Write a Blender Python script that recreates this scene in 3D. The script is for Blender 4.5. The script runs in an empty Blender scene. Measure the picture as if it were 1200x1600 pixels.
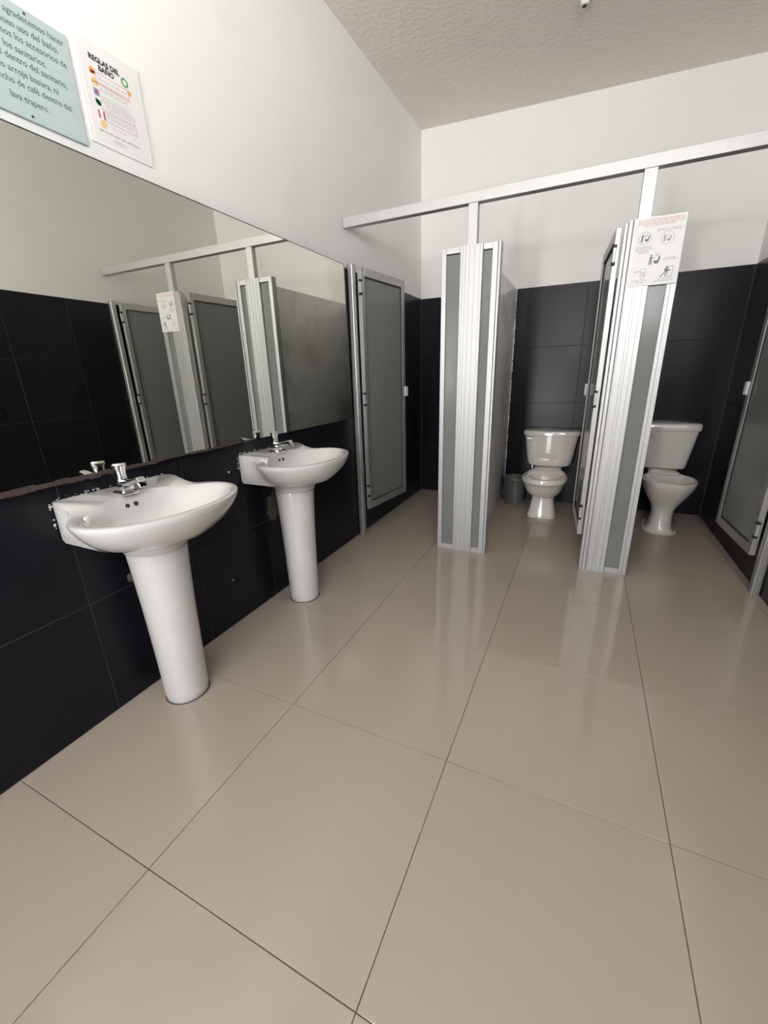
import bpy, bmesh, math, random
from mathutils import Vector, Matrix

random.seed(4)
SC = bpy.context.scene
COL = SC.collection
PI = math.pi

# ------------------------------------------------------------------ camera
F_PX = 644.3
YAW, PITCH, ROLL = 0.4462, -0.3236, -0.0285
CAM = Vector((1.4653, -0.0649, 1.1765))
cy, sy, cp, sp = math.cos(YAW), math.sin(YAW), math.cos(PITCH), math.sin(PITCH)
fwd = Vector((-sy * cp, cy * cp, sp))
rgt = Vector((cy, sy, 0))
upv = rgt.cross(fwd)
cr, sr = math.cos(ROLL), math.sin(ROLL)
r2 = rgt * cr + upv * sr
u2 = upv * cr - rgt * sr
cd = bpy.data.cameras.new('camera')
cd.sensor_fit = 'VERTICAL'
cd.sensor_height = 36.0
cd.lens = 36.0 * F_PX / 1600.0
cd.clip_start = 0.02
cam = bpy.data.objects.new('camera', cd)
cam.matrix_world = Matrix(((r2.x, u2.x, -fwd.x, CAM.x), (r2.y, u2.y, -fwd.y, CAM.y), (r2.z, u2.z, -fwd.z, CAM.z), (0, 0, 0, 1)))
COL.objects.link(cam)
SC.camera = cam

# ------------------------------------------------------------------ world (daylight outside the windows)
wd = bpy.data.worlds.new('daylight')
SC.world = wd
wd.use_nodes = True
nt = wd.node_tree
bg = nt.nodes['Background']
tc = nt.nodes.new('ShaderNodeTexCoord')
sx = nt.nodes.new('ShaderNodeSeparateXYZ')
rp = nt.nodes.new('ShaderNodeValToRGB')
mr = nt.nodes.new('ShaderNodeMapRange')
mr.inputs[1].default_value = -1
mr.inputs[2].default_value = 1
nt.links.new(tc.outputs['Generated'], sx.inputs[0])
nt.links.new(sx.outputs[2], mr.inputs[0])
nt.links.new(mr.outputs[0], rp.inputs[0])
nt.links.new(rp.outputs[0], bg.inputs[0])
e = rp.color_ramp.elements
e[0].position, e[0].color = 0.48, (1.60, 1.58, 1.54, 1)
e[1].position, e[1].color = 0.51, (0.82, 0.82, 0.82, 1)
for p_, c_ in ((0.60, (0.72, 0.75, 0.78, 1)), (0.72, (0.42, 0.46, 0.52, 1)), (0.84, (0.18, 0.22, 0.28, 1))):
    rp.color_ramp.elements.new(p_).color = c_
bg.inputs[1].default_value = 28.5

def portal(name, loc, rot, w, h):
    l = bpy.data.lights.new(name, 'AREA')
    l.shape = 'RECTANGLE'
    l.size, l.size_y = w, h
    l.cycles.is_portal = True
    o = bpy.data.objects.new(name, l)
    o.location, o.rotation_euler = loc, rot
    COL.objects.link(o)

WY0, WY1, WZ0, WZ1 = -2.4, -0.6, 1.85, 2.65      # high window in the right wall
DX0, DX1, DZ0, DZ1 = 1.45, 2.38, 1.75, 2.55       # high window in the wall behind the camera
X1, YB, YF = 2.43, 3.928, -2.60                   # room: x 0..2.43, y -2.60..3.928
portal('window_daylight', (X1 + 0.02, (WY0 + WY1) / 2, (WZ0 + WZ1) / 2), (0, PI / 2, 0), WZ1 - WZ0, WY1 - WY0)
LX0, LX1, LZ1 = 0.55, 0.95, 2.05                   # half-open doorway in the wall behind the camera
portal('doorway_daylight', ((LX0 + LX1) / 2, YF - 0.02, LZ1 / 2), (PI / 2, 0, 0), LX1 - LX0, LZ1)
portal('front_window_daylight', ((DX0 + DX1) / 2, YF - 0.02, (DZ0 + DZ1) / 2), (PI / 2, 0, 0), DX1 - DX0, DZ1 - DZ0)

# ------------------------------------------------------------------ exposure
SC.view_settings.view_transform = 'Standard'
SC.view_settings.look = 'None'
SC.view_settings.gamma = 1.0
SC.view_settings.use_curve_mapping = False
SC.view_settings.exposure = 0.0
SC.cycles.max_bounces = 10
SC.cycles.diffuse_bounces = 6
SC.cycles.glossy_bounces = 6
SC.cycles.caustics_reflective = False
SC.cycles.caustics_refractive = False

# ------------------------------------------------------------------ materials
def mat(name, col, rough=0.5, metal=0.0, coat=0.0, spec=0.5, noise=None, bump=None, nmix=None, rnoise=None):
    """noise=(scale, amount): slight value variation; nmix=(scale, colour, lo, hi): stains; bump=(scale, strength, distance)"""
    m = bpy.data.materials.new(name)
    m.use_nodes = True
    t = m.node_tree
    b = t.nodes['Principled BSDF']
    b.inputs['Base Color'].default_value = (*col, 1)
    b.inputs['Roughness'].default_value = rough
    b.inputs['Metallic'].default_value = metal
    b.inputs['Coat Weight'].default_value = coat
    b.inputs['Coat Roughness'].default_value = 0.06
    b.inputs['Specular IOR Level'].default_value = spec
    geo = t.nodes.new('ShaderNodeNewGeometry')
    src = None
    if noise:
        n = t.nodes.new('ShaderNodeTexNoise')
        n.inputs['Scale'].default_value = noise[0]
        n.inputs['Detail'].default_value = 4
        t.links.new(geo.outputs['Position'], n.inputs['Vector'])
        mx = t.nodes.new('ShaderNodeMix')
        mx.data_type = 'RGBA'
        mx.inputs['A'].default_value = (*[c * (1 - noise[1]) for c in col], 1)
        mx.inputs['B'].default_value = (*[min(1, c * (1 + noise[1])) for c in col], 1)
        t.links.new(n.outputs['Fac'], mx.inputs['Factor'])
        src = mx.outputs['Result']
    if nmix:
        n = t.nodes.new('ShaderNodeTexNoise')
        n.inputs['Scale'].default_value = nmix[0]
        n.inputs['Detail'].default_value = 5
        t.links.new(geo.outputs['Position'], n.inputs['Vector'])
        k = t.nodes.new('ShaderNodeMapRange')
        k.inputs[1].default_value, k.inputs[2].default_value = nmix[2], nmix[3]
        t.links.new(n.outputs['Fac'], k.inputs[0])
        mx = t.nodes.new('ShaderNodeMix')
        mx.data_type = 'RGBA'
        mx.inputs['A'].default_value = (*col, 1)
        if src: t.links.new(src, mx.inputs['A'])
        mx.inputs['B'].default_value = (*nmix[1], 1)
        t.links.new(k.outputs[0], mx.inputs['Factor'])
        src = mx.outputs['Result']
    if src: t.links.new(src, b.inputs['Base Color'])
    if rnoise:
        n = t.nodes.new('ShaderNodeTexNoise')
        n.inputs['Scale'].default_value = rnoise[0]
        t.links.new(geo.outputs['Position'], n.inputs['Vector'])
        k = t.nodes.new('ShaderNodeMapRange')
        k.inputs[3].default_value, k.inputs[4].default_value = rnoise[1], rnoise[2]
        t.links.new(n.outputs['Fac'], k.inputs[0])
        t.links.new(k.outputs[0], b.inputs['Roughness'])
    if bump:
        n = t.nodes.new('ShaderNodeTexNoise')
        n.inputs['Scale'].default_value = bump[0]
        n.inputs['Detail'].default_value = 6
        t.links.new(geo.outputs['Position'], n.inputs['Vector'])
        bp = t.nodes.new('ShaderNodeBump')
        bp.inputs['Strength'].default_value = bump[1]
        bp.inputs['Distance'].default_value = bump[2]
        t.links.new(n.outputs['Fac'], bp.inputs['Height'])
        t.links.new(bp.outputs['Normal'], b.inputs['Normal'])
    return m

M = {
    'plaster': mat('white_wall_paint', (0.82, 0.815, 0.81), 0.6, noise=(1.5, 0.02), bump=(9, 0.12, 0.01), nmix=(2.2, (0.76, 0.745, 0.73), 0.60, 0.85)),
    'ceiling': mat('rough_ceiling_stucco', (0.80, 0.765, 0.70), 0.9, noise=(3, 0.04), bump=(34, 0.28, 0.02)),
    'tile': mat('black_wall_tile', (0.0075, 0.0075, 0.0105), 0.35, spec=0.22, noise=(5, 0.15), rnoise=(3, 0.24, 0.36)),
    'grout_dark': mat('dark_grout', (0.045, 0.045, 0.047), 0.9),
    'floor': mat('cream_polished_tile', (0.40, 0.342, 0.292), 0.12, spec=0.5, noise=(260, 0.035), rnoise=(2, 0.07, 0.12)),
    'grout_floor': mat('brown_grout', (0.13, 0.105, 0.085), 0.9),
    'alu': mat('satin_aluminium', (0.53, 0.53, 0.535), 0.46, metal=0.5, noise=(4, 0.02)),
    'alu_dull': mat('grey_anodised_aluminium', (0.46, 0.46, 0.45), 0.45, metal=0.75, noise=(4, 0.03)),
    'acryl': mat('smoked_grey_acrylic', (0.20, 0.205, 0.20), 0.16, spec=0.22),
    'gasket': mat('black_rubber_gasket', (0.012, 0.012, 0.012), 0.6),
    'cement': mat('silver_grey_painted_cement', (0.88, 0.87, 0.86), 0.25, spec=0.6, noise=(6, 0.04), bump=(14, 0.2, 0.01), nmix=(3.5, (0.62, 0.60, 0.585), 0.5, 0.75)),
    'ceramic': mat('white_glazed_ceramic', (0.63, 0.61, 0.60), 0.10, coat=0.5),
    'ceramic_warm': mat('bone_white_glazed_ceramic', (0.70, 0.655, 0.62), 0.08, coat=0.8),
    'chrome': mat('chrome', (0.82, 0.82, 0.83), 0.08, metal=1.0),
    'mirror': mat('silvered_glass', (0.84, 0.85, 0.78), 0.0, metal=1.0),
    'black': mat('black_edge', (0.01, 0.01, 0.01), 0.5),
    'hole': mat('dark_hole', (0.02, 0.018, 0.015), 0.7),
    'card': mat('brown_torn_backing', (0.05, 0.033, 0.029), 0.9, noise=(40, 0.5)),
    'mortar': mat('bare_mortar', (0.10, 0.078, 0.068), 0.95, noise=(50, 0.35), bump=(60, 0.6, 0.01)),
    'chip': mat('white_sealant_crumbs', (0.60, 0.58, 0.55), 0.8, noise=(60, 0.2)),
    'bluesign': mat('pale_blue_board', (0.44, 0.53, 0.54), 0.45),
    'ink': mat('grey_green_lettering', (0.13, 0.19, 0.195), 0.6),
    'paper': mat('white_paper', (0.76, 0.74, 0.75), 0.5),
    'plastic': mat('white_plastic_board', (0.72, 0.72, 0.72), 0.4),
    'sleeve': mat('clear_sleeve_edge', (0.80, 0.78, 0.775), 0.25),
    'inkblack': mat('black_ink', (0.03, 0.028, 0.03), 0.6),
    'inkgrey': mat('grey_ink', (0.17, 0.165, 0.17), 0.6),
    'inklight': mat('light_grey_ink', (0.31, 0.30, 0.31), 0.6),
    'red': mat('red_ink', (0.50, 0.09, 0.08), 0.6),
    'pink': mat('pink_ink', (0.62, 0.24, 0.27), 0.6),
    'pinkpale': mat('pale_pink_ink', (0.76, 0.60, 0.60), 0.6),
    'orange': mat('orange_ink', (0.72, 0.33, 0.10), 0.6),
    'yellow': mat('yellow_ink', (0.76, 0.56, 0.24), 0.6),
    'green': mat('green_ink', (0.10, 0.36, 0.14), 0.6),
    'blue': mat('blue_ink', (0.20, 0.30, 0.52), 0.6),
    'bucket': mat('grey_metal_paint', (0.17, 0.175, 0.175), 0.35, metal=0.3, noise=(8, 0.05)),
    'screw': mat('dark_screw_head', (0.04, 0.04, 0.04), 0.4, metal=0.6),
    'porcelain': mat('white_porcelain', (0.72, 0.70, 0.66), 0.3),
}

# ------------------------------------------------------------------ helpers
def tag(o, label=None, cat=None, group=None, kind=None):
    if label: o['label'] = label
    if cat: o['category'] = cat
    if group: o['group'] = group
    if kind: o['kind'] = kind
    return o

def empty(name, loc, label=None, cat=None, group=None, rz=0.0):
    o = bpy.data.objects.new(name, None)
    o.empty_display_size = 0.1
    o.location = loc
    o.rotation_euler = (0, 0, rz)
    COL.objects.link(o)
    return tag(o, label, cat, group)

def obj(name, bm, m, parent=None, smooth=False, loc=None):
    me = bpy.data.meshes.new(name)
    bmesh.ops.recalc_face_normals(bm, faces=bm.faces)
    if smooth:
        for f in bm.faces: f.smooth = True
        for ed in bm.edges:
            if len(ed.link_faces) == 2 and ed.calc_face_angle(0) > math.radians(38): ed.smooth = False
    bm.to_mesh(me)
    bm.free()
    me.materials.append(M[m])
    o = bpy.data.objects.new(name, me)
    COL.objects.link(o)
    if parent: o.parent = parent
    if loc: o.location = loc
    return o

def box(bm, lo, hi, bev=0.0, seg=1):
    x0, y0, z0 = lo
    x1, y1, z1 = hi
    vs = [bm.verts.new(c) for c in ((x0, y0, z0), (x1, y0, z0), (x1, y1, z0), (x0, y1, z0), (x0, y0, z1), (x1, y0, z1), (x1, y1, z1), (x0, y1, z1))]
    fs = [bm.faces.new([vs[i] for i in q]) for q in ((3, 2, 1, 0), (4, 5, 6, 7), (0, 1, 5, 4), (1, 2, 6, 5), (2, 3, 7, 6), (3, 0, 4, 7))]
    if bev:
        eds = list({ed for f in fs for ed in f.edges})
        bmesh.ops.bevel(bm, geom=eds, offset=bev, segments=seg, affect='EDGES', profile=0.5)
    return bm

def B(*boxes, bev=0.0, seg=1):
    bm = bmesh.new()
    for lo, hi in boxes: box(bm, lo, hi, bev, seg)
    return bm

def prism(bm, pts, z0, z1):
    """pts: closed outline in x,y -> extruded in z"""
    a = [bm.verts.new((x, y, z0)) for x, y in pts]
    b = [bm.verts.new((x, y, z1)) for x, y in pts]
    n = len(pts)
    for i in range(n):
        bm.faces.new((a[i], a[(i + 1) % n], b[(i + 1) % n], b[i]))
    bm.faces.new(list(reversed(a)))
    bm.faces.new(b)
    return bm

def loft(rings, cap0=True, cap1=True, bm=None):
    bm = bm or bmesh.new()
    R = [[bm.verts.new(p) for p in r] for r in rings]
    n = len(R[0])
    for a, b in zip(R, R[1:]):
        for i in range(n):
            bm.faces.new((a[i], a[(i + 1) % n], b[(i + 1) % n], b[i]))
    if cap0: bm.faces.new(list(reversed(R[0])))
    if cap1: bm.faces.new(R[-1])
    return bm

def circ(cx, cy_, z, r, n=32, ry=None):
    return [(cx + r * math.cos(2 * PI * i / n), cy_ + (ry or r) * math.sin(2 * PI * i / n), z) for i in range(n)]

def lathe(prof, n=32, c=(0, 0), cap0=True, cap1=True, bm=None):
    return loft([circ(c[0], c[1], z, r, n) for r, z in prof], cap0, cap1, bm)

def sup(cx, cy_, z, a, b, p, n=48, front=None, pb=None):
    """superellipse ring, half widths a (x) and b (y); front= other half length towards -y"""
    out = []
    for i in range(n):
        t = 2 * PI * i / n
        c, s = math.cos(t), math.sin(t)
        bb = front if (front and s < 0) else b
        q = pb if (pb and s > 0) else p
        out.append((cx + a * math.copysign(abs(c) ** (2 / q), c), cy_ + bb * math.copysign(abs(s) ** (2 / q), s), z))
    return out

def tube(bm, path, rad, n=12):
    """round tube along a path"""
    P = [Vector(p) for p in path]
    rings = []
    for i, p in enumerate(P):
        d = (P[min(i + 1, len(P) - 1)] - P[max(i - 1, 0)]).normalized()
        u = d.orthogonal().normalized() if abs(d.y) > 0.99 else d.cross(Vector((0, 1, 0))).normalized()
        v = d.cross(u)
        r = rad[i] if isinstance(rad, (list, tuple)) else rad
        rings.append([tuple(p + u * r * math.cos(2 * PI * k / n) + v * r * math.sin(2 * PI * k / n)) for k in range(n)])
    return loft(rings, True, True, bm)

# ------------------------------------------------------------------ room shell
def ceil_z(x, y): return 3.078 - 0.043 * x - 0.028 * (YB - y)

TT = 0.006                                            # tile thickness
bm = B(((-0.15, YF - 0.15, -0.12), (X1 + 0.15, YB + 0.15, -0.003)))
floor = tag(obj('floor', bm, 'grout_floor'), kind='structure')

FT = 0.6
gx = [-0.6 + 0.596 + FT * i for i in range(6)]
gx[0] = 0.0
gx = [0.0, 0.596, 1.196, 1.796, 2.396, X1]
gy = [YF] + [0.307 + FT * i for i in range(-5, 7)] + [YB]
gy = sorted(set([g for g in gy if YF <= g <= YB]))
g = 0.0011
tile_mesh = {}
def floor_tile(x0, y0, x1, y1):
    key = (round(x1 - x0, 4), round(y1 - y0, 4))
    if key not in tile_mesh:
        w, d = key
        b = box(bmesh.new(), (g, g, -0.012), (w - g, d - g, 0.0))
        top = [ed for ed in b.edges if all(v.co.z > -0.001 for v in ed.verts)]
        bmesh.ops.bevel(b, geom=top, offset=0.0006, segments=1, affect='EDGES')
        o = obj('tile', b, 'floor', floor)
        tile_mesh[key] = o.data
    else:
        o = bpy.data.objects.new('tile', tile_mesh[key])
        COL.objects.link(o)
        o.parent = floor
    o.location = (x0, y0, 0)
for i in range(len(gx) - 1):
    for j in range(len(gy) - 1):
        floor_tile(gx[i], gy[j], gx[i + 1], gy[j + 1])

bm = bmesh.new()
N = 8
v0 = {}
for k in (0, 1):
    for i in range(2):
        for j in range(2):
            x = (-0.15, X1 + 0.15)[i]
            y = (YF - 0.15, YB + 0.15)[j]
            v0[(i, j, k)] = bm.verts.new((x, y, ceil_z(x, y) + 0.12 * k))
for q in (((0, 0, 0), (0, 1, 0), (1, 1, 0), (1, 0, 0)), ((0, 0, 1), (1, 0, 1), (1, 1, 1), (0, 1, 1)), ((0, 0, 0), (1, 0, 0), (1, 0, 1), (0, 0, 1)), ((1, 0, 0), (1, 1, 0), (1, 1, 1), (1, 0, 1)), ((1, 1, 0), (0, 1, 0), (0, 1, 1), (1, 1, 1)), ((0, 1, 0), (0, 0, 0), (0, 0, 1), (0, 1, 1))):
    bm.faces.new([v0[c] for c in q])
tag(obj('ceiling', bm, 'ceiling'), kind='structure')

ROWS = [0.0, 0.448, 0.896, 1.354, 1.82]
PL = 0.004                                            # plaster sits this much behind the tile face
HT = 3.06
bm = B(((-0.15, YF - 0.15, -0.003), (-PL, YB + 0.15, HT + 0.02)))
wall_left = tag(obj('wall_left', bm, 'plaster'), kind='structure')
bm = B(((0 - PL, YB + PL, -0.003), (X1 + PL, YB + 0.15, HT + 0.02)))
wall_back = tag(obj('wall_back', bm, 'plaster'), kind='structure')
rx = X1 + PL
bm = B(((rx, YF - 0.15, -0.003), (rx + 0.12, WY0, HT)), ((rx, WY1, -0.003), (rx + 0.12, YB + 0.15, HT)), ((rx, WY0, -0.003), (rx + 0.12, WY1, WZ0)), ((rx, WY0, WZ1), (rx + 0.12, WY1, HT)))
wall_right = tag(obj('wall_right', bm, 'plaster'), kind='structure')
bm = B(((-PL, YF - 0.15, -0.003), (LX0, YF, HT)), ((LX0, YF - 0.15, LZ1), (LX1, YF, HT)), ((LX1, YF - 0.15, -0.003), (DX0, YF, HT)), ((DX1, YF - 0.15, -0.003), (rx, YF, HT)), ((DX0, YF - 0.15, DZ1), (DX1, YF, HT)), ((DX0, YF - 0.15, -0.003), (DX1, YF, DZ0)))
wall_front = tag(obj('wall_front', bm, 'plaster'), kind='structure')

wt = {}
def wall_tile(parent, axis, u0, u1, z0, z1, at):
    """black wall tile; axis 'L' faces +x at x=at, 'R' faces -x, 'B' faces -y"""
    key = (axis, round(u1 - u0, 4), round(z1 - z0, 4))
    if key not in wt:
        h, w = z1 - z0, u1 - u0
        q = 0.0012
        if axis == 'L': b = box(bmesh.new(), (-TT, q, q), (0, w - q, h - q), 0.0008)
        elif axis == 'R': b = box(bmesh.new(), (0, q, q), (TT, w - q, h - q), 0.0008)
        else: b = box(bmesh.new(), (q, 0, q), (w - q, TT, h - q), 0.0008)
        o = obj('tile', b, 'tile', parent)
        wt[key] = o.data
    else:
        o = bpy.data.objects.new('tile', wt[key])
        COL.objects.link(o)
        o.parent = parent
    jit = random.uniform(0, 0.0004)
    o.location = (at, u0, z0) if axis == 'L' else ((at, u0, z0) if axis == 'R' else (u0, at, z0))

def grid(u_start, step, lo, hi):
    us = [lo]
    u = u_start
    while u > lo: u -= step
    u += step
    while u < hi - 0.01:
        if u > lo + 0.01: us.append(u)
        u += step
    return us + [hi]

for r in range(4):
    z0, z1 = ROWS[r], ROWS[r + 1]
    us = grid(0.627, 0.459, YF, YB)
    for a, b_ in zip(us, us[1:]): wall_tile(wall_left, 'L', a, b_, z0, z1, 0.0)
    us = grid(2.30, 0.45, 0.0, X1)
    for a, b_ in zip(us, us[1:]): wall_tile(wall_back, 'B', a, b_, z0, z1, YB)
    us = grid(2.64, 0.459, YF, YB)
    for a, b_ in zip(us, us[1:]): wall_tile(wall_right, 'R', a, b_, z0, z1, X1)

# grout behind the tiles (dark)
for par, lo, hi in ((wall_left, (-PL, YF, 0), (-0.0012, YB, 1.818)), (wall_back, (0, YB + 0.0012, 0), (X1, YB + PL, 1.818)), (wall_right, (X1 + 0.0012, YF, 0), (rx, YB, 1.818))):
    obj('grout', B((lo, hi)), 'grout_dark', par)

# windows high on the right wall and behind the camera (the daylight of the photograph)
win = tag(empty('window_1', (rx, (WY0 + WY1) / 2, WZ0)), kind='structure')
hw = (WY1 - WY0) / 2
hh = WZ1 - WZ0
obj('window_frame', B(((0.03, -hw, 0), (0.07, hw, 0.035)), ((0.03, -hw, hh - 0.035), (0.07, hw, hh)), ((0.03, -hw, 0.035), (0.07, -hw + 0.035, hh - 0.035)), ((0.03, hw - 0.035, 0.035), (0.07, hw, hh - 0.035)), ((0.03, -0.017, 0.035), (0.07, 0.017, hh - 0.035))), 'alu', win)
win = tag(empty('window_2', ((DX0 + DX1) / 2, YF, DZ0)), kind='structure')
hw = (DX1 - DX0) / 2
hh = DZ1 - DZ0
obj('window_frame', B(((-hw, -0.07, 0), (hw, -0.03, 0.035)), ((-hw, -0.07, hh - 0.035), (hw, -0.03, hh)), ((-hw, -0.07, 0.035), (-hw + 0.035, -0.03, hh - 0.035)), ((hw - 0.035, -0.07, 0.035), (hw, -0.03, hh - 0.035)), ((-0.017, -0.07, 0.035), (0.017, -0.03, hh - 0.035))), 'alu', win)

dr = tag(empty('door_1', ((LX0 + LX1) / 2, YF, 0)), kind='structure')
hw = (LX1 - LX0) / 2
obj('door_frame', B(((-hw, -0.12, 0), (-hw + 0.03, 0.006, LZ1 - 0.03)), ((hw - 0.03, -0.12, 0), (hw, 0.006, LZ1 - 0.03)), ((-hw, -0.12, LZ1 - 0.03), (hw, 0.006, LZ1))), 'alu', dr)
# bare mortar where tiles are chipped behind the pedestals
def patch(name, cy_, cz, ry, rz, m, seed):
    rnd = random.Random(seed)
    n = 18
    b = bmesh.new()
    a = []
    for k in range(n):
        t = 2 * PI * k / n
        s = rnd.uniform(0.75, 1.15)
        a.append((0.0008, cy_ + ry * s * math.cos(t), cz + rz * s * math.sin(t)))
    c = b.verts.new((0.0025, cy_, cz))
    vs = [b.verts.new(p) for p in a]
    for k in range(n): b.faces.new((c, vs[k], vs[(k + 1) % n]))
    return obj(name, b, m, wall_left)
patch('bare_mortar', 1.605, 0.515, 0.052, 0.085, 'mortar', 3)
patch('bare_mortar', 0.80, 0.478, 0.03, 0.03, 'mortar', 5)
for yy, zz in ((1.255, 0.235), (1.33, 0.76)):
    b = bmesh.new()
    bmesh.ops.create_icosphere(b, subdivisions=1, radius=0.005)
    obj('paint_speck', b, 'chip', wall_left, loc=(0.001, yy, zz))

# ------------------------------------------------------------------ mirror
MY0, MY1, MZ0, MZ1 = 0.10, 2.470, 0.889, 1.823
mir = empty('wall_mirror', (0, (MY0 + MY1) / 2, MZ0), 'wide frameless wall mirror on a dark backing board above the two washbasins', 'mirror')
o = -(MY0 + MY1) / 2
MH = MZ1 - MZ0
obj('glass', B(((0.0190, MY0 + o, 0), (0.0240, MY1 + o, MH))), 'mirror', mir)
e_ = 0.003
obj('edge', B(((0.0185, MY0 + o - e_, MH), (0.0245, MY1 + o + e_, MH + e_)), ((0.0185, MY1 + o, 0), (0.0245, MY1 + o + e_, MH)), ((0.0185, MY0 + o - e_, 0), (0.0245, MY0 + o, MH))), 'black', mir)
obj('backing_board', B(((0.0008, MY0 + o + 0.004, 0.004), (0.0185, MY1 + o - 0.002, MH - 0.002))), 'card', mir)
rnd = random.Random(8)
b = bmesh.new()
y = MY0 + 0.01
while y < 1.46:
    w = rnd.uniform(0.02, 0.06)
    t0 = -rnd.uniform(0.003, 0.008) * (2.2 if y < 0.95 else 1.0)
    box(b, (0.0008, y + o, t0), (0.0248 + rnd.uniform(0, 0.002), min(y + w, 1.465) + o, rnd.uniform(0.001, 0.005)))
    y += w
obj('torn_backing', b, 'card', mir)

# ------------------------------------------------------------------ flat prints
def text_mesh(lines, parent, m, name, xf, sx=1.0, bold=0.0):
    """lines: (string, u, v, size, align); xf maps (u, v) to local 3-D; joined as one mesh"""
    b = bmesh.new()
    for s, u, v, size, al in lines:
        cu = bpy.data.curves.new('t', 'FONT')
        cu.body = s
        cu.size = size
        cu.align_x = al
        cu.resolution_u = 2
        cu.offset = bold
        ob = bpy.data.objects.new('t', cu)
        me = bpy.data.meshes.new_from_object(ob)
        idx0 = len(b.verts)
        b.from_mesh(me)
        b.verts.ensure_lookup_table()
        for vv in b.verts[idx0:]:
            vv.co = Vector(xf(u + vv.co.x * sx, v + vv.co.y))
        bpy.data.objects.remove(ob)
        bpy.data.curves.remove(cu)
        bpy.data.meshes.remove(me)
    return obj(name, b, m, parent)

def flat(polys, xf):
    b = bmesh.new()
    for p in polys:
        b.faces.new([b.verts.new(xf(u, v)) for u, v in p])
    return b

def rect(u0, v0, u1, v1): return [(u0, v0), (u1, v0), (u1, v1), (u0, v1)]
def disc(u, v, r, n=16, rv=None): return [(u + r * math.cos(2 * PI * k / n), v + (rv or r) * math.sin(2 * PI * k / n)) for k in range(n)]
def ringp(u, v, r, w, n=24):
    return [[(u + r * math.cos(a), v + r * math.sin(a)), (u + r * math.cos(c), v + r * math.sin(c)), (u + (r - w) * math.cos(c), v + (r - w) * math.sin(c)), (u + (r - w) * math.cos(a), v + (r - w) * math.sin(a))] for a, c in ((2 * PI * k / n, 2 * PI * (k + 1) / n) for k in range(n))]
def stroke(u0, v0, u1, v1, w):
    d = Vector((u1 - u0, v1 - v0)).normalized()
    nx, ny = -d.y * w / 2, d.x * w / 2
    return [(u0 + nx, v0 + ny), (u0 - nx, v0 - ny), (u1 - nx, v1 - ny), (u1 + nx, v1 + ny)]
def frame(u0, v0, u1, v1, w): return [rect(u0, v0, u1, v0 + w), rect(u0, v1 - w, u1, v1), rect(u0, v0, u0 + w, v1), rect(u1 - w, v0, u1, v1)]
def words(u0, u1, v, h, rnd, wmin=0.006, wmax=0.018, gap=0.003):
    """a line of print too small to read: word-long marks of letter-size ticks"""
    out = []
    u = u0
    while u < u1 - wmin * 0.6:
        w = min(rnd.uniform(wmin, wmax), u1 - u)
        k = u
        while k < u + w - h * 0.3:
            hh_ = h * rnd.choice((0.7, 0.7, 1.0, 0.85))
            out.append(rect(k, v, min(k + h * 0.52, u + w), v + hh_))
            k += h * 0.66
        u += w + gap
    return out

# pale blue notice: local u runs along +y, v up
by0, by1, bz0, bz1 = 0.655, 0.968, 1.862, 2.118
bs = empty('notice_board', (0, (by0 + by1) / 2, bz0), 'pale blue notice board with grey lettering about bathroom use, screwed above the mirror', 'sign')
bo = -(by0 + by1) / 2
obj('board', B(((-0.0035, by0 + bo, 0), (0.004, by1 + bo, bz1 - bz0)), bev=0.0006), 'bluesign', bs)
xb = lambda u, v: (0.0045, u + bo, v - bz0)
rows_ = [('Les agradecemos hacer', 0.954, 2.086), ('un buen uso del baño.', 0.935, 2.060), ('Cuidemos los accesorios de', 0.951, 2.035), ('los sanitarios.', 0.892, 2.008), ('papel dentro del sanitario,', 0.940, 1.984), ('no arroje basura, ni', 0.910, 1.957), ('cuncho de café dentro del', 0.939, 1.931), ('lava trapero.', 0.872, 1.899)]
L_ = [(t_, y_, z_ + 0.001, 0.0215, 'RIGHT') for t_, y_, z_ in rows_]
text_mesh(L_, bs, 'ink', 'lettering', xb, 0.86, 0.0003)
for yy, zz in ((0.862, 2.108), (0.822, 1.873)):
    b = bmesh.new()
    bmesh.ops.create_uvsphere(b, u_segments=10, v_segments=6, radius=0.0032)
    obj('screw', b, 'screw', bs, True, loc=(0.004, yy + bo, zz - bz0))

# printed sheet "REGLAS DEL BAÑO" in a clear sleeve
py0, py1, pz0, pz1 = 0.988, 1.196, 1.885, 2.148
ps = empty('printed_notice', (0, (py0 + py1) / 2, pz0), 'white printed sheet with coloured icons headed REGLAS DEL BAÑO, taped above the mirror', 'notice')
po = -(py0 + py1) / 2
obj('sleeve', B(((-0.0038, py0 + po, 0), (0.0006, py1 + po, pz1 - pz0))), 'sleeve', ps)
obj('sheet', B(((0.0006, py0 + po + 0.012, 0.012), (0.0012, py1 + po - 0.016, pz1 - pz0 - 0.01))), 'paper', ps)
sw, sh = py1 - py0, pz1 - pz0
xp = lambda u, v: (0.0016, py0 + po + u, v)
xp2 = lambda u, v: (0.0019, py0 + po + u, v)
text_mesh([('REGLAS DEL', 0.088, 0.217, 0.0185, 'CENTER'), ('BAÑO', 0.090, 0.199, 0.0185, 'CENTER')], ps, 'inkblack', 'heading', xp, 0.95, 0.0009)
em = obj('round_emblem', flat(ringp(0.150, 0.207, 0.0125, 0.0055, 20), xp), 'green', ps)
obj('sun_icon', flat([disc(0.161, 0.184, 0.008, 10)], xp), 'yellow', ps)
obj('sun_center', flat([disc(0.163, 0.184, 0.0035, 8)], xp2), 'orange', ps)
rn = random.Random(2)
ys_ = [0.178, 0.152, 0.126, 0.101, 0.072, 0.048]
cols = ['orange', 'yellow', 'blue', 'green', 'red', 'yellow']
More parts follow.
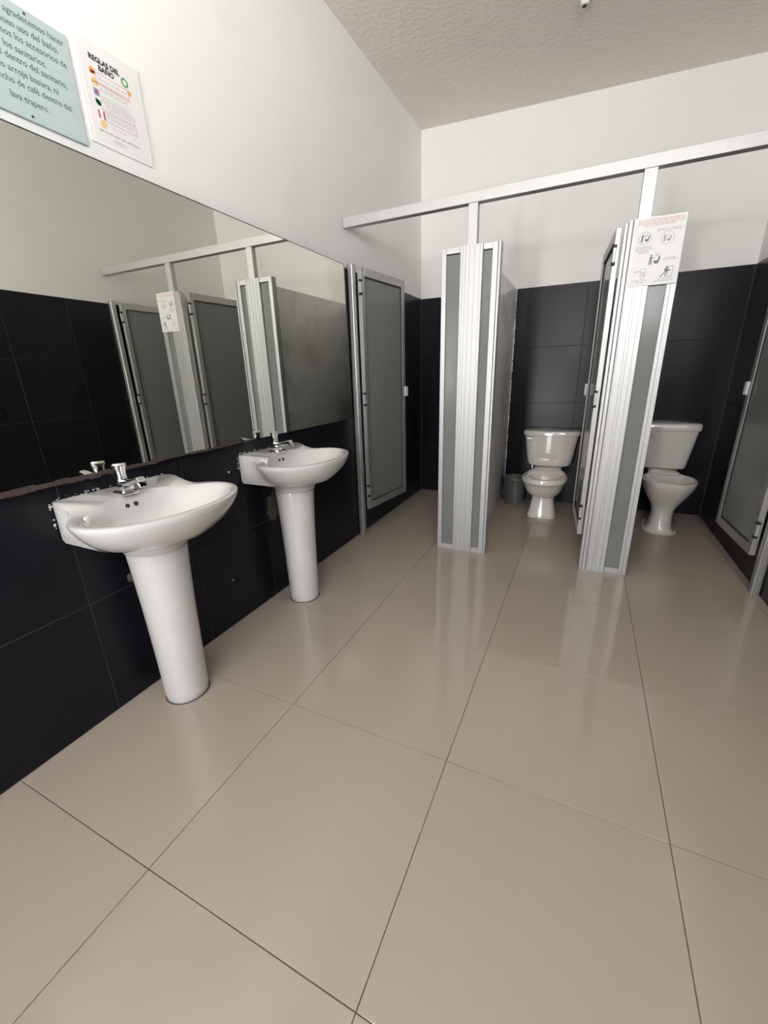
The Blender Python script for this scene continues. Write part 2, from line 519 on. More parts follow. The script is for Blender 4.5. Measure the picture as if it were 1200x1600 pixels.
for i, (v, c) in enumerate(zip(ys_, cols)):
    u = 0.034 + 0.002 * i * 0.4
    if c == 'green': polys = [stroke(u, v + 0.018, u + 0.014, v + 0.005, 0.008), disc(u + 0.007, v + 0.010, 0.008, 9)]
    elif c == 'red': polys = [stroke(u + 0.002, v + 0.020, u + 0.003, v, 0.005), stroke(u + 0.018, v + 0.020, u + 0.018, v, 0.005)]
    elif c == 'blue': polys = [rect(u, v + 0.002, u + 0.017, v + 0.020)]
    elif c == 'orange': polys = [rect(u, v + 0.002, u + 0.017, v + 0.010), disc(u + 0.009, v + 0.012, 0.008, 10)]
    else: polys = [disc(u + 0.010, v + 0.010, 0.010, 12, 0.011)]
    obj('icon', flat(polys, xp), c, ps)
obj('icon', flat([disc(0.044, 0.137, 0.0055, 10)], xp2), 'red', ps)
for fr_ in (frame(0.050, 0.166, 0.158, 0.190, 0.0013), frame(0.034, 0.160, 0.158, 0.163, 0.0010), frame(0.054, 0.070, 0.164, 0.0945, 0.0013)):
    obj('box_outline', flat(fr_, xp), 'pink', ps)
obj('box_outline', flat(frame(0.052, 0.098, 0.162, 0.120, 0.0010), xp), 'inkgrey', ps)
pol = []
for v in (0.176, 0.152, 0.146, 0.132, 0.125): pol += words(0.056, 0.150, v, 0.0022, rn)
for v in (0.112, 0.106): pol += words(0.066, 0.156, v, 0.0022, rn)
for v in (0.086, 0.080): pol += words(0.062, 0.158, v, 0.0022, rn)
pol += words(0.078, 0.125, 0.058, 0.0022, rn)
pol += words(0.075, 0.115, 0.026, 0.0022, rn) + words(0.075, 0.115, 0.021, 0.0022, rn)
tag(obj('small_print', flat(pol, xp), 'inklight', ps), kind='stuff')
obj('footer_line', flat(words(0.030, 0.168, 0.038, 0.0036, rn), xp), 'inkgrey', ps)

# ------------------------------------------------------------------ wash basins
def basin_rings():
    n = 72
    ang = [2 * PI * k / n for k in range(n)]
    cx = 0.20
    def ray_rect(t, x0, x1, hy):
        c, s = math.cos(t), math.sin(t)
        d = 9.0
        if c > 1e-6: d = min(d, (x1 - cx) / c)
        if c < -1e-6: d = min(d, (x0 - cx) / c)
        if abs(s) > 1e-6: d = min(d, hy / abs(s))
        return d
    def ray_ell(t, ex, a, b_, xmin=0.004):
        c, s = math.cos(t), math.sin(t)
        ox = cx - ex
        A = (c / a) ** 2 + (s / b_) ** 2
        Bq = 2 * ox * c / a ** 2
        Cq = (ox / a) ** 2 - 1
        d = (-Bq + math.sqrt(max(Bq * Bq - 4 * A * Cq, 0))) / (2 * A)
        if c < -1e-6: d = min(d, (xmin - cx) / c)
        return d
    def smax(a, b_, k=0.022):
        h = max(k - abs(a - b_), 0) / k
        return max(a, b_) + h * h * k * 0.25
    def outer(t, grow, slab=1.0, hy=0.205):
        r = ray_rect(t, 0.004, 0.125 * slab + 0.02, hy)
        q = ray_ell(t, 0.245 - 0.05 * (1 - grow), 0.194 * grow, 0.274 * grow)
        return smax(r, q)
    def ring(f, z): return [(cx + f(t) * math.cos(t), f(t) * math.sin(t), z(cx + f(t) * math.cos(t)) if callable(z) else z) for t in ang]
    top = lambda x: 0.800 + 0.028 * max(0.0, min(1.0, (0.13 - x) / 0.07)) ** 0.7
    ccol = lambda t, r: (lambda c, s, ox: (-ox * c + math.sqrt(max((ox * c) ** 2 - ox * ox + r * r, 0))))(math.cos(t), math.sin(t), cx - 0.165)
    R = []
    R.append(ring(lambda t: ccol(t, 0.098), 0.628))
    R.append(ring(lambda t: ccol(t, 0.104), 0.634))
    R.append(ring(lambda t: ccol(t, 0.108), 0.650))
    R.append(ring(lambda t: ccol(t, 0.118), 0.666))
    R.append(ring(lambda t: ray_ell(t, 0.185, 0.150, 0.150), 0.680))
    R.append(ring(lambda t: max(ray_ell(t, 0.20, 0.165, 0.185), ray_rect(t, 0.004, 0.125, 0.192)), 0.688))
    R.append(ring(lambda t: outer(t, 0.75, 0.95, 0.196), 0.702))
    R.append(ring(lambda t: outer(t, 0.86), 0.728))
    R.append(ring(lambda t: outer(t, 0.94), 0.755))
    R.append(ring(lambda t: outer(t, 0.985), lambda x: top(x) - 0.022))
    R.append(ring(lambda t: outer(t, 1.0), lambda x: top(x) - 0.010))
    R.append(ring(lambda t: outer(t, 0.995), lambda x: top(x) - 0.002))
    R.append(ring(lambda t: outer(t, 0.975) - 0.004, top))
    inn = lambda a, b_, ex=0.257: (lambda t: ray_ell(t, ex, a, b_, 0.09))
    R.append(ring(inn(0.158, 0.250), lambda x: top(x) - 0.001))
    R.append(ring(inn(0.152, 0.243), lambda x: 0.793))
    R.append(ring(inn(0.145, 0.229), 0.778))
    R.append(ring(inn(0.140, 0.205, 0.258), 0.750))
    R.append(ring(inn(0.122, 0.170, 0.25), 0.722))
    R.append(ring(inn(0.090, 0.115, 0.24), 0.700))
    R.append(ring(lambda t: ray_ell(t, 0.235, 0.045, 0.05), 0.690))
    R.append(ring(lambda t: ray_ell(t, 0.230, 0.034, 0.025), 0.688))
    return R

def make_sink(yc, label, mirror_drop=0.0):
    root = empty('washbasin', (0, yc, 0), label, 'sink', 'pedestal washbasins')
    root.location.x = 0.0015
    bm = loft(basin_rings(), True, True)
    bas = obj('basin', bm, 'ceramic', root, True)
    for yy in (-0.035, -0.004):
        b = lathe([(0.0075, 0), (0.0075, 0.005)], 12)
        for v in b.verts: v.co = Vector((v.co.z, v.co.y, v.co.x))
        obj('overflow_hole', b, 'hole', bas, loc=(0.110, yy, 0.778))
    b = lathe([(0.019, 0.0), (0.019, 0.002), (0.012, 0.0025)], 20)
    obj('drain', b, 'chrome', bas, True, loc=(0.226, 0, 0.688))
    # pedestal: slightly flattened tapering column
    def pr(z, r): return [(0.158 + r * 0.98 * math.cos(2 * PI * k / 40), r * math.copysign(abs(math.sin(2 * PI * k / 40)) ** 0.92, math.sin(2 * PI * k / 40)), z) for k in range(40)]
    bm = loft([pr(0.0, 0.076), pr(0.004, 0.079), pr(0.03, 0.080), pr(0.2, 0.0825), pr(0.4, 0.088), pr(0.55, 0.0945), pr(0.618, 0.0985), pr(0.627, 0.0975)], True, True)
    obj('pedestal', bm, 'ceramic', root, True, loc=(0, 0.006, 0))
    b = lathe([(0.083, 0.0), (0.081, 0.0025)], 36, (0.158, 0))
    obj('base_seal', b, 'mortar', root, loc=(0, 0.006, 0))
    # faucet on the back ledge
    fz = 0.812
    body = B(((0.050, -0.028, fz), (0.118, 0.028, fz + 0.012)), bev=0.004, seg=2)
    box(body, (0.056, -0.020, fz + 0.010), (0.108, 0.020, fz + 0.040), 0.006, 2)
    fa = obj('faucet', body, 'chrome', root, True, loc=(0, -0.012, 0))
    sp_ = loft([[(x, s * w, z + t * h_) for s, t in ((-1, -1), (-0.6, -1.25), (0.6, -1.25), (1, -1), (1, 0.6), (0.6, 1), (-0.6, 1), (-1, 0.6))] for x, z, w, h_ in ((0.080, fz + 0.040, 0.019, 0.012), (0.110, fz + 0.043, 0.0185, 0.0105), (0.140, fz + 0.050, 0.0165, 0.0085), (0.162, fz + 0.057, 0.0155, 0.008), (0.174, fz + 0.057, 0.0145, 0.0095), (0.183, fz + 0.047, 0.0135, 0.0095), (0.185, fz + 0.038, 0.012, 0.005))])
    obj('spout', sp_, 'chrome', fa, True)
    kn = lathe([(0.0155, fz + 0.038), (0.0165, fz + 0.044), (0.0165, fz + 0.070), (0.018, fz + 0.086), (0.0215, fz + 0.094), (0.022, fz + 0.101), (0.017, fz + 0.106), (0.006, fz + 0.107)], 24, (0.080, 0))
    obj('knob', kn, 'chrome', fa, True)
    # crumbs of old sealant where the ledge meets the wall
    rn = random.Random(int(yc * 100))
    b = bmesh.new()
    for k in range(46):
        if k < 32:
            yy, zz = rn.uniform(-0.20, 0.20), 0.828 + rn.uniform(-0.001, 0.007)
        else:
            yy, zz = -0.2015 - rn.uniform(0, 0.003), rn.uniform(0.725, 0.82)
        s = rn.uniform(0.0006, 0.0020) * (1.7 if rn.random() < 0.15 else 1)
        bb = box(b, (0.0, yy - s * 1.4, zz - s * 0.6), (s * 1.2 + 0.002, yy + s * 1.4, zz + s * 0.6))
    o_ = obj('sealant_crumbs', b, 'chip', root)
    tag(o_, kind='stuff')
    return root

make_sink(0.797, 'white pedestal washbasin with chrome tap, the nearer one, under the mirror middle')
make_sink(1.595, 'white pedestal washbasin with chrome tap, the farther one, beside the left stall')

# ------------------------------------------------------------------ stall fronts
FY = 2.528
TOP = 1.838

def fluted(bm, x0, x1, grooves, yf=FY - 0.004, yb=FY + 0.05, z0=0.0, z1=TOP, dep=0.002, gw=0.0014):
    """extruded aluminium profile with vertical grooves in the front"""
    pts = [(x0, yb), (x0, yf + 0.003), (x0 + 0.003, yf)]
    for q in grooves:
        pts += [(q - gw, yf), (q - gw * 0.5, yf + dep), (q + gw * 0.5, yf + dep), (q + gw, yf)]
    pts += [(x1 - 0.003, yf), (x1, yf + 0.003), (x1, yb)]
    return prism(bm, pts, z0, z1)

# left wall jamb and right wall jamb
def jamb(x0, x1, jy, label, g_):
    cx = (x0 + x1) / 2
    r = tag(empty('door_jamb', (cx, jy, 0), label, 'jamb', 'wall door jambs'), kind='thing')
    b = bmesh.new()
    w = (x1 - x0) / 2
    n = 5
    pts = [(-w, 0.040), (-w, 0.010)] + [(-w + 0.010 - 0.010 * math.cos(PI / 2 * k / n), 0.010 - 0.010 * math.sin(PI / 2 * k / n)) for k in range(1, n + 1)]
    pts += [(w - 0.010 + 0.010 * math.sin(PI / 2 * k / n), 0.010 - 0.010 * math.cos(PI / 2 * k / n)) for k in range(0, n + 1)] + [(w, 0.040)]
    prism(b, pts, 0, TOP + 0.004)
    obj('profile', b, 'alu_dull', r, True)
    sx_ = w - 0.012 if g_ > 0 else -w - 0.0005
    obj('stop_groove', B(((-0.003 + g_ * (w * 0.45), -0.0006, 0.0), (-0.001 + g_ * (w * 0.45), 0.004, TOP))), 'gasket', r)
    return r
jamb(0.0008, 0.042, 2.545, 'grey aluminium door jamb on the left wall beside the mirror', 1)
jamb(2.388, 2.4292, FY, 'grey aluminium door jamb on the right wall by the third stall', -1)

# header rail with its two short posts
hr = empty('header_rail', (1.215, FY, 2.035), 'silver aluminium header rail across all three stalls, with two short posts', 'rail')
obj('beam', B(((-1.2135, 0.0, 0.0), (1.2135, 0.045, 0.052)), bev=0.0015), 'alu', hr)
for x0, x1 in ((0.783, 0.835), (1.600, 1.655)):
    obj('post', B(((x0 - 1.215, 0.002, TOP - 2.035 + 0.0005), (x1 - 1.215, 0.043, 0.0)), bev=0.0015), 'alu', hr)

def partition(r, x0, x1, y0, rx_):
    """painted cement slab with a slightly rough edge"""
    rn = random.Random(int(x0 * 1000))
    rings = []
    m_ = 14
    b = bmesh.new()
    box(b, (x0 - rx_, y0 - FY, 0.0), (x1 - rx_, YB - 0.001 - FY, 1.82), 0.006, 2)
    o_ = obj('slab', b, 'cement', r, True)
    b = bmesh.new()
    for xx in (x0, x1):
        z = 0.02
        while z < 1.80:
            h = rn.uniform(0.02, 0.06)
            w = rn.uniform(0.002, 0.008)
            sgn = -1 if xx == x0 else 1
            lo_x, hi_x = sorted((xx, xx + sgn * w))
            box(b, (lo_x - rx_, YB - 0.0015 - w - FY, z), (hi_x - rx_, YB - 0.0008 - FY, min(z + h, 1.815)))
            z += h * rn.uniform(0.9, 1.3)
    tag(obj('rough_mortar_edge', b, 'cement', r), kind='stuff')

# divider 1
d1 = empty('stall_divider', (0.805, FY, 0), 'stall divider between left and middle stalls, two grey strips around a fluted silver column', 'divider', 'stall dividers')
partition(d1, 0.762, 0.853, FY + 0.052, 0.805)
X0 = 0.805
def narrow_panel(r, x0, x1, sl, sr_, xo, zt=TOP):
    """fixed narrow panel: grey acrylic between two stiles and two rails"""
    if sl: obj('stile', B(((x0 - xo, 0, 0), (x0 + sl - xo, 0.04, zt)), bev=0.0012), 'alu', r)
    if sr_: obj('stile', B(((x1 - sr_ - xo, 0, 0), (x1 - xo, 0.04, zt)), bev=0.0012), 'alu', r)
    a, c = x0 + sl + 0.0003, x1 - sr_ - 0.0003
    obj('rail', B(((a - xo, 0.001, 0), (c - xo, 0.039, 0.034)), bev=0.001), 'alu', r)
    obj('rail', B(((a - xo, 0.001, zt - 0.030), (c - xo, 0.039, zt)), bev=0.001), 'alu', r)
    obj('panel', B(((a - xo, 0.012, 0.0345), (c - xo, 0.018, zt - 0.0305))), 'acryl', r)
    obj('gasket', B(((a - xo, 0.009, zt - 0.0345), (c - xo, 0.0118, zt - 0.0305))), 'gasket', r)
narrow_panel(d1, 0.637, 0.745, 0.028, 0.0, X0)
b = bmesh.new()
fluted(b, 0.7455 - X0, 0.8735 - X0, [0.762 - X0, 0.778 - X0, 0.800 - X0, 0.829 - X0, 0.858 - X0], -0.004, 0.05)
obj('column', b, 'alu', d1)
narrow_panel(d1, 0.874, 0.9545, 0.0, 0.030, X0, TOP - 0.001)
obj('strike_profile', B(((0.9580 - X0, -0.004, 0), (0.9705 - X0, 0.04, TOP + 0.003)), bev=0.0015), 'alu', d1)
obj('gasket', B(((0.9548 - X0, 0.004, 0.0), (0.9578 - X0, 0.03, TOP))), 'gasket', d1)
obj('back_fill', B(((0.637 - X0, 0.0405, 0.0), (0.745 - X0, 0.048, TOP)), ((0.874 - X0, 0.0405, 0.0), (0.9705 - X0, 0.048, TOP))), 'alu_dull', d1)

# divider 2
X0 = 1.665
d2 = empty('stall_divider', (X0, FY, 0), 'stall divider between middle and right stalls, one grey strip, notice on its top', 'divider', 'stall dividers')
partition(d2, 1.640, 1.726, FY + 0.052, X0)
b = bmesh.new()
fluted(b, 1.549 - X0, 1.5655 - X0, [], 0.003, 0.05, 0, TOP - 0.012)
fluted(b, 1.566 - X0, 1.5855 - X0, [], -0.002, 0.05, 0, TOP - 0.004)
obj('hinge_profile', b, 'alu', d2)
b = bmesh.new()
fluted(b, 1.586 - X0, 1.6875 - X0, [1.594 - X0, 1.624 - X0, 1.638 - X0, 1.664 - X0], -0.006, 0.05)
obj('column', b, 'alu', d2)
narrow_panel(d2, 1.688, 1.802, 0.0, 0.040, X0)
obj('groove', B(((1.7785 - X0, -0.0006, 0.0), (1.780 - X0, 0.002, TOP))), 'gasket', d2)
obj('back_fill', B(((1.688 - X0, 0.0405, 0.0), (1.802 - X0, 0.048, TOP))), 'alu_dull', d2)

# ------------------------------------------------------------------ stall doors (all swung inwards)
def door(hx, hy, fx, fy, side, label):
    """hinge line (hx,hy), free edge towards (fx,fy); side=+1: visible face on the local +n side"""
    d = Vector((fx - hx, fy - hy))
    w = d.length
    rz = math.atan2(d.y, d.x)
    r = tag(empty('swing_door', (hx, hy, 0.20), label, 'door', 'stall doors', rz), kind='thing')
    H = 1.63
    t = 0.014
    sw_ = 0.042
    obj('stile', B(((0, -t, 0), (sw_, t, H)), bev=0.002), 'alu_dull', r)
    obj('stile', B(((w - sw_, -t, 0), (w, t, H)), bev=0.002), 'alu_dull', r)
    obj('rail', B(((sw_ + 0.0003, -t, 0), (w - sw_ - 0.0003, t, 0.052)), bev=0.002), 'alu_dull', r)
    obj('rail', B(((sw_ + 0.0003, -t, H - 0.052), (w - sw_ - 0.0003, t, H)), bev=0.002), 'alu_dull', r)
    obj('panel', B(((sw_ + 0.0005, -0.003, 0.0525), (w - sw_ - 0.0005, 0.003, H - 0.0525))), 'acryl', r)
    gb = bmesh.new()
    for s in (-1, 1):
        a, c = sorted((s * 0.0033, s * 0.009))
        u0, u1, z0, z1, q = sw_ + 0.0006, w - sw_ - 0.0006, 0.0526, H - 0.0526, 0.006
        box(gb, (u0, a, z0), (u0 + q, c, z1)); box(gb, (u1 - q, a, z0), (u1, c, z1))
        box(gb, (u0 + q, a, z0), (u1 - q, c, z0 + q)); box(gb, (u0 + q, a, z1 - q), (u1 - q, c, z1))
    obj('gasket', gb, 'gasket', r)
    for z in (0.145, 0.81, 1.51):
        hb = B(((-0.013, side * 0.010 - 0.006, z - 0.045), (0.012, side * 0.010 + 0.006, z + 0.045)), bev=0.002)
        h_ = obj('hinge', hb, 'alu', r)
        for zz in (z - 0.046, z + 0.031):
            obj('knuckle', B(((-0.014, side * 0.010 - 0.0085, zz), (0.009, side * 0.010 + 0.0085, zz + 0.015)), bev=0.002), 'gasket', h_)
    lb = B(((w - 0.022, side * t, 0.80), (w + 0.018, side * (t + 0.014), 0.875)) if side > 0 else ((w - 0.022, side * (t + 0.014), 0.80), (w + 0.018, side * t, 0.875)), ((w - 0.020, -side * (t + 0.012), 0.815), (w + 0.006, -side * t, 0.86)) if side < 0 else ((w - 0.020, -(t + 0.012), 0.815), (w + 0.006, -t, 0.86)), bev=0.003)
    obj('latch', lb, 'plastic', r)
    return r
door(0.066, 2.588, 0.138, 3.150, -1, 'grey framed stall door standing open against the left wall')
door(1.530, 2.594, 1.488, 3.160, 1, 'grey framed middle stall door seen edge-on beside the divider with the notice')
door(2.372, 2.590, 2.345, 3.140, 1, 'grey framed stall door standing open against the right wall')

# ------------------------------------------------------------------ toilet rules notice on divider 2
nx0, nx1, nz0, nz1 = 1.600, 1.798, 1.548, 1.834
nb = empty('toilet_notice', ((nx0 + nx1) / 2, FY - 0.0065, nz0), 'white notice plate with red heading and grey toilet pictograms on the right divider', 'notice')
no = -(nx1 - nx0) / 2
nw, nh = nx1 - nx0, nz1 - nz0
obj('plate', B(((no, -0.0025, 0), (no + nw, 0.0, nh)), bev=0.0004), 'plastic', nb)
xn = lambda u, v: (no + u * nw, -0.0029, v * nh)
xq = lambda u, v: (no + u, -0.0029, v)
rn = random.Random(11)
pol = []
for v, a, c in ((0.2735, 0.006, 0.190), (0.2660, 0.008, 0.190), (0.2585, 0.006, 0.192), (0.2510, 0.030, 0.160)):
    pol += words(a, c, v, 0.0036, rn, 0.010, 0.026, 0.004)
obj('heading', flat(pol, xq), 'pink', nb)
pol = []
for v, a, c in ((0.166, 0.010, 0.074), (0.1595, 0.008, 0.078), (0.153, 0.008, 0.074), (0.1465, 0.016, 0.066), (0.140, 0.026, 0.056), (0.232, 0.090, 0.186), (0.225, 0.086, 0.188), (0.109, 0.134, 0.182), (0.1025, 0.126, 0.188), (0.022, 0.014, 0.076), (0.014, 0.030, 0.060), (0.022, 0.122, 0.176), (0.014, 0.106, 0.186)):
    pol += words(a, c, v, 0.0026, rn, 0.007, 0.018, 0.003)
tag(obj('small_print', flat(pol, xq), 'inkgrey', nb), kind='stuff')
def icon_person_toilet(u, v, s, standing=True):
    """person on the left, toilet with cistern on the right, about s wide"""
    p = [disc(u + 0.20 * s, v + 0.88 * s, 0.085 * s, 10),
         [(u + 0.10 * s, v + 0.76 * s), (u + 0.30 * s, v + 0.76 * s), (u + 0.27 * s, v + 0.36 * s), (u + 0.08 * s, v + 0.36 * s)],
         stroke(u + 0.12 * s, v + 0.38 * s, u + 0.09 * s, v, 0.10 * s), stroke(u + 0.24 * s, v + 0.38 * s, u + 0.25 * s, v, 0.10 * s),
         stroke(u + 0.26 * s, v + 0.72 * s, u + 0.52 * s, v + 0.56 * s, 0.07 * s),
         [(u + 0.44 * s, v + 0.36 * s), (u + 0.98 * s, v + 0.36 * s), (u + 0.92 * s, v + 0.08 * s), (u + 0.64 * s, v + 0.06 * s), (u + 0.50 * s, v + 0.18 * s)],
         [(u + 0.82 * s, v + 0.36 * s), (u + 1.0 * s, v + 0.36 * s), (u + 1.04 * s, v + 0.78 * s), (u + 0.92 * s, v + 0.78 * s)]]
    return p
def cross(u, v, s, w): return [stroke(u - s, v - s, u + s, v + s, w), stroke(u - s, v + s, u + s, v - s, w)]
obj('pictogram', flat(icon_person_toilet(0.024, 0.186, 0.036), xq), 'inkgrey', nb)
obj('pictogram', flat(icon_person_toilet(0.116, 0.178, 0.032), xq), 'inklight', nb)
obj('pictogram', flat(icon_person_toilet(0.070, 0.088, 0.045), xq), 'inkgrey', nb)
obj('pictogram', flat([disc(0.150, 0.070, 0.005, 10), [(0.140, 0.064), (0.150, 0.066), (0.158, 0.054), (0.146, 0.048)], stroke(0.148, 0.062, 0.168, 0.056, 0.004), stroke(0.144, 0.050, 0.128, 0.030, 0.004), stroke(0.150, 0.050, 0.148, 0.030, 0.004)] + frame(0.156, 0.030, 0.176, 0.074, 0.0018), xq), 'inkgrey', nb)
obj('pictogram', flat(frame(0.042, 0.058, 0.066, 0.076, 0.0014) + [stroke(0.016, 0.062, 0.044, 0.064, 0.003), stroke(0.042, 0.054, 0.048, 0.030, 0.0016), stroke(0.066, 0.054, 0.058, 0.030, 0.0016), stroke(0.042, 0.054, 0.066, 0.054, 0.0016), stroke(0.048, 0.046, 0.064, 0.046, 0.004), stroke(0.048, 0.030, 0.058, 0.030, 0.0016)], xq), 'inklight', nb)
for nm_, pl_ in (('circle', ringp(0.042, 0.202, 0.0265, 0.0016, 32)), ('circle', ringp(0.134, 0.194, 0.0275, 0.0016, 32)), ('cross_mark', cross(0.046, 0.214, 0.006, 0.0016)), ('cross_mark', cross(0.101, 0.128, 0.007, 0.0018)), ('check_mark', [stroke(0.130, 0.204, 0.134, 0.200, 0.0016), stroke(0.134, 0.200, 0.142, 0.210, 0.0016)])):
    obj(nm_, flat(pl_, xq), 'inklight', nb)

# ------------------------------------------------------------------ toilets (local y = 0 at the wall, -y to the front)
def toilet(xc, label, kind):
    r = empty('toilet', (xc, YB - 0.001, 0), label, 'toilet', 'toilets')
    cm = 'ceramic_warm'
    if kind == 1:
        zr, fr, hwid = 0.362, -0.690, 0.172
        yc, fl, bl = -0.505, 0.185, 0.16      # rim ellipse centre, front and back half lengths
        # foot: faceted pedestal, broad flat front, flaring down
        rings = [sup(0, -0.40, z, a, bk, 4.2, 48, f_) for z, a, bk, f_ in ((0.0, 0.113, 0.22, 0.125), (0.012, 0.115, 0.22, 0.127), (0.03, 0.112, 0.22, 0.122), (0.09, 0.098, 0.20, 0.112), (0.15, 0.089, 0.18, 0.108), (0.20, 0.088, 0.18, 0.108), (0.25, 0.090, 0.18, 0.108))]
        ped = loft(rings, True, True)
        # bowl: round underside and a thick rim band
        bowl = [sup(0, yc + 0.02 * k_, z, a, b_, 2.3, 48, f_, 1.5 if (a > 0.158 and z > 0.317) else None) for k_, z, a, b_, f_ in ((1, 0.178, 0.030, 0.04, 0.03), (1, 0.190, 0.085, 0.09, 0.085), (1, 0.215, 0.118, 0.13, 0.118), (0.6, 0.255, 0.140, 0.15, 0.145), (0.3, 0.295, 0.151, 0.16, 0.160), (0, 0.314, 0.155, 0.165, 0.166), (0, 0.319, 0.166, 0.442, 0.178), (0, 0.326, 0.171, 0.449, 0.184), (0, 0.350, 0.172, 0.450, 0.185), (0, 0.359, 0.168, 0.444, 0.181), (0, 0.362, 0.160, 0.430, 0.172), (0, 0.361, 0.128, 0.12, 0.150), (0, 0.354, 0.120, 0.11, 0.142), (0, 0.325, 0.112, 0.10, 0.132), (0, 0.27, 0.085, 0.075, 0.10), (0.5, 0.22, 0.045, 0.04, 0.05), (0.5, 0.215, 0.02, 0.02, 0.02))]
        loft(bowl, True, True, ped)
        # deck from the bowl back to the tank
        loft([sup(0, yy, 0, 1, 1, 4, 8) for yy in ()] or [[(-w_, yy, z0), (w_, yy, z0), (w_, yy, z1 - 0.006), (w_ - 0.02, yy, z1), (-w_ + 0.02, yy, z1), (-w_, yy, z1 - 0.006)] for yy, w_, z0, z1 in ((-0.36, 0.112, 0.26, 0.3605), (-0.31, 0.112, 0.26, 0.362), (-0.26, 0.112, 0.25, 0.364), (-0.18, 0.108, 0.25, 0.368), (-0.03, 0.108, 0.25, 0.368))], True, True, ped)
        obj('bowl', ped, cm, r, True)
        tk = loft([sup(0, -0.100, z, a, 0.094, 3.0, 56, f_, 6) for z, a, f_ in ((0.3685, 0.152, 0.078), (0.375, 0.170, 0.092), (0.395, 0.182, 0.098), (0.45, 0.192, 0.103), (0.55, 0.206, 0.1065), (0.634, 0.217, 0.109))], True, True)
        obj('tank', tk, cm, r, True)
        ld = loft([sup(0, -0.101, z, a, 0.098, 3.4, 56, f_, 6) for z, a, f_ in ((0.6345, 0.223, 0.113), (0.638, 0.230, 0.119), (0.662, 0.231, 0.120), (0.672, 0.226, 0.115), (0.677, 0.210, 0.103))], True, True)
        obj('tank_lid', ld, cm, r, True)
        hx, hz, hy = -0.160, 0.607, -0.192
        obj('fixing_bolt', lathe([(0.008, 0.335), (0.008, 0.3605), (0.012, 0.3605), (0.012, 0.368)], 10, (-0.135, -0.12)), 'chrome', r)
    else:
        zr = 0.405
        yc = -0.50
        # single flowing body: round foot, slim waist, wide flaring bowl
        rings = [sup(0, -0.47 + dy, z, a, b_, 2.2, 48, f_) for dy, z, a, b_, f_ in ((0, 0.0, 0.095, 0.26, 0.116), (0, 0.010, 0.095, 0.26, 0.116), (0, 0.024, 0.084, 0.25, 0.104), (0, 0.05, 0.073, 0.20, 0.092), (0, 0.11, 0.069, 0.16, 0.086), (0, 0.165, 0.071, 0.15, 0.088), (-0.005, 0.21, 0.088, 0.16, 0.105), (-0.015, 0.26, 0.118, 0.19, 0.135), (-0.02, 0.31, 0.145, 0.21, 0.168), (-0.025, 0.355, 0.163, 0.20, 0.190), (-0.028, 0.385, 0.170, 0.19, 0.199), (-0.03, 0.398, 0.170, 0.185, 0.200), (-0.03, 0.405, 0.164, 0.18, 0.194), (-0.03, 0.4055, 0.150, 0.155, 0.178), (-0.03, 0.400, 0.143, 0.148, 0.172), (-0.03, 0.385, 0.136, 0.14, 0.164), (-0.03, 0.33, 0.105, 0.10, 0.125), (-0.02, 0.27, 0.055, 0.05, 0.06), (-0.02, 0.262, 0.02, 0.02, 0.02))]
        body = loft(rings, True, True)
        loft([[(-w_, yy, z0), (w_, yy, z0), (w_, yy, z1 - 0.008), (w_ - 0.02, yy, z1), (-w_ + 0.02, yy, z1), (-w_, yy, z1 - 0.008)] for yy, w_, z0, z1 in ((-0.40, 0.145, 0.32, 0.400), (-0.33, 0.118, 0.32, 0.4035), (-0.24, 0.100, 0.32, 0.405), (-0.16, 0.098, 0.32, 0.408), (-0.03, 0.098, 0.32, 0.408))], True, True, body)
        obj('bowl', body, cm, r, True)
        tk = loft([sup(0, -0.100, z, a, 0.096, 6, 56, f_) for z, a, f_ in ((0.4085, 0.136, 0.080), (0.414, 0.145, 0.090), (0.43, 0.152, 0.095), (0.55, 0.170, 0.101), (0.704, 0.193, 0.106))], True, True)
        obj('tank', tk, cm, r, True)
        ld = loft([sup(0, -0.102, z, a, 0.099, 6, 56, f_) for z, a, f_ in ((0.7045, 0.198, 0.110), (0.708, 0.204, 0.115), (0.742, 0.205, 0.116), (0.756, 0.200, 0.110), (0.762, 0.186, 0.098))], True, True)
        obj('tank_lid', ld, cm, r, True)
        hx, hz, hy = -0.122, 0.667, -0.2065
        # bead of sealant round the foot
        rn = random.Random(9)
        bead = [[(x * (1 + 0.02 * rn.random()), y, z) for x, y, z in sup(0, -0.47, z_, a, 0.275, 2.2, 48, f_)] for z_, a, f_ in ((0.0005, 0.108, 0.132), (0.006, 0.105, 0.127), (0.010, 0.098, 0.118))]
        obj('sealant_bead', loft(bead, True, True), 'chip', r, True)
    b = bmesh.new()
    lathe([(0.013, 0.0), (0.013, 0.006), (0.009, 0.010)], 16, (0, 0), True, True, b)
    for v in b.verts: v.co = Vector((v.co.x + hx, hy - v.co.z, hz + v.co.y))
    tube(b, [(hx, hy - 0.012, hz), (hx - 0.02, hy - 0.014, hz + 0.003), (hx - 0.045, hy - 0.013, hz + 0.006)] if kind == 1 else [(hx, hy - 0.012, hz), (hx - 0.03, hy - 0.014, hz), (hx - 0.05, hy - 0.012, hz - 0.002)], [0.006, 0.0065, 0.005], 10)
    obj('flush_lever', b, 'chrome', r, True)
    return r
toilet(1.244, 'low white toilet with thick rim and angular foot, in the middle stall', 1)
toilet(2.086, 'white toilet with wide flaring bowl and slim waist, in the right stall', 2)

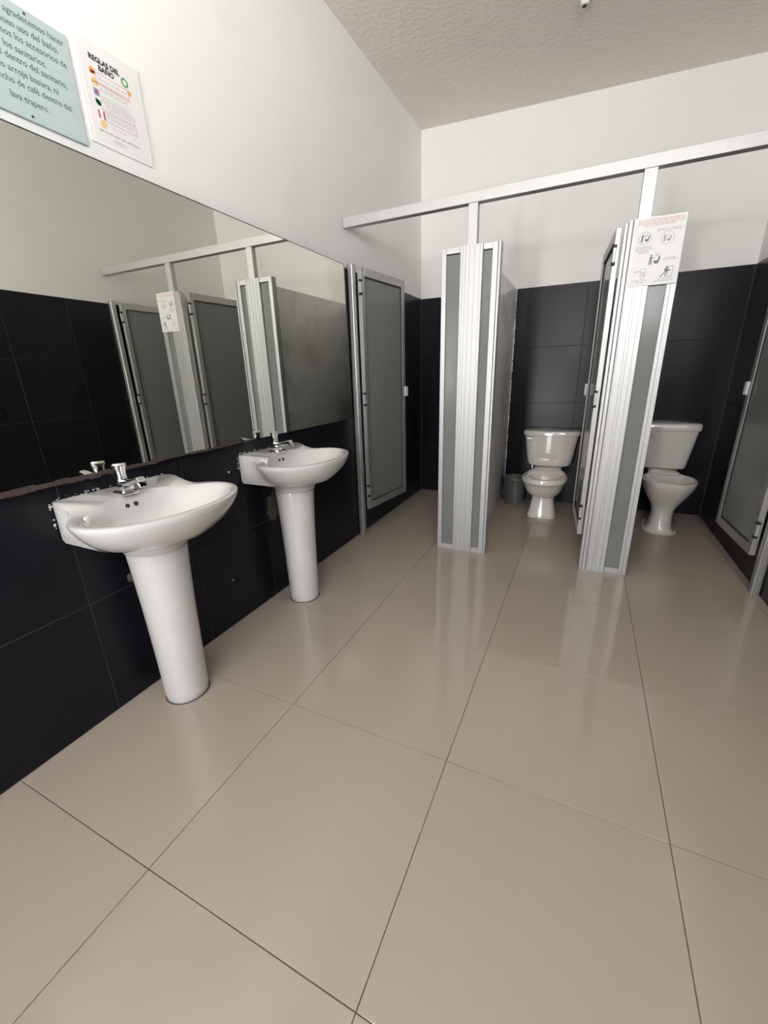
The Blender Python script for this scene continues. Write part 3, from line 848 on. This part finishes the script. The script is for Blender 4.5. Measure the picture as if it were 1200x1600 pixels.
# ------------------------------------------------------------------ waste bucket
wb = empty('waste_bucket', (0.972, 3.790, 0), 'small grey metal bucket in the middle stall, left of the low toilet', 'bucket')
b = lathe([(0.080, 0.0), (0.083, 0.003), (0.105, 0.225), (0.103, 0.225), (0.081, 0.010), (0.05, 0.008)], 40, (0, 0), True, True)
obj('body', b, 'bucket', wb, True)
b = lathe([(0.1055, 0.224), (0.1085, 0.228), (0.1085, 0.243), (0.106, 0.247), (0.102, 0.245), (0.101, 0.224)], 40, (0, 0), False, False)
obj('rim', b, 'bucket', wb, True)

# ------------------------------------------------------------------ lamp holder on the ceiling
lx, ly = 1.240, 2.985
lh = empty('lamp_holder', (lx, ly, ceil_z(lx, ly)), 'small white porcelain lamp holder on the rough ceiling above the middle stall', 'lamp')
obj('base', lathe([(0.040, -0.014), (0.042, -0.010), (0.042, 0.0)], 28), 'porcelain', lh, True)
obj('socket', lathe([(0.012, -0.045), (0.020, -0.044), (0.021, -0.030), (0.026, -0.0145)], 24), 'porcelain', lh, True)
obj('contact', lathe([(0.011, -0.047), (0.011, -0.0455)], 16), 'hole', lh)
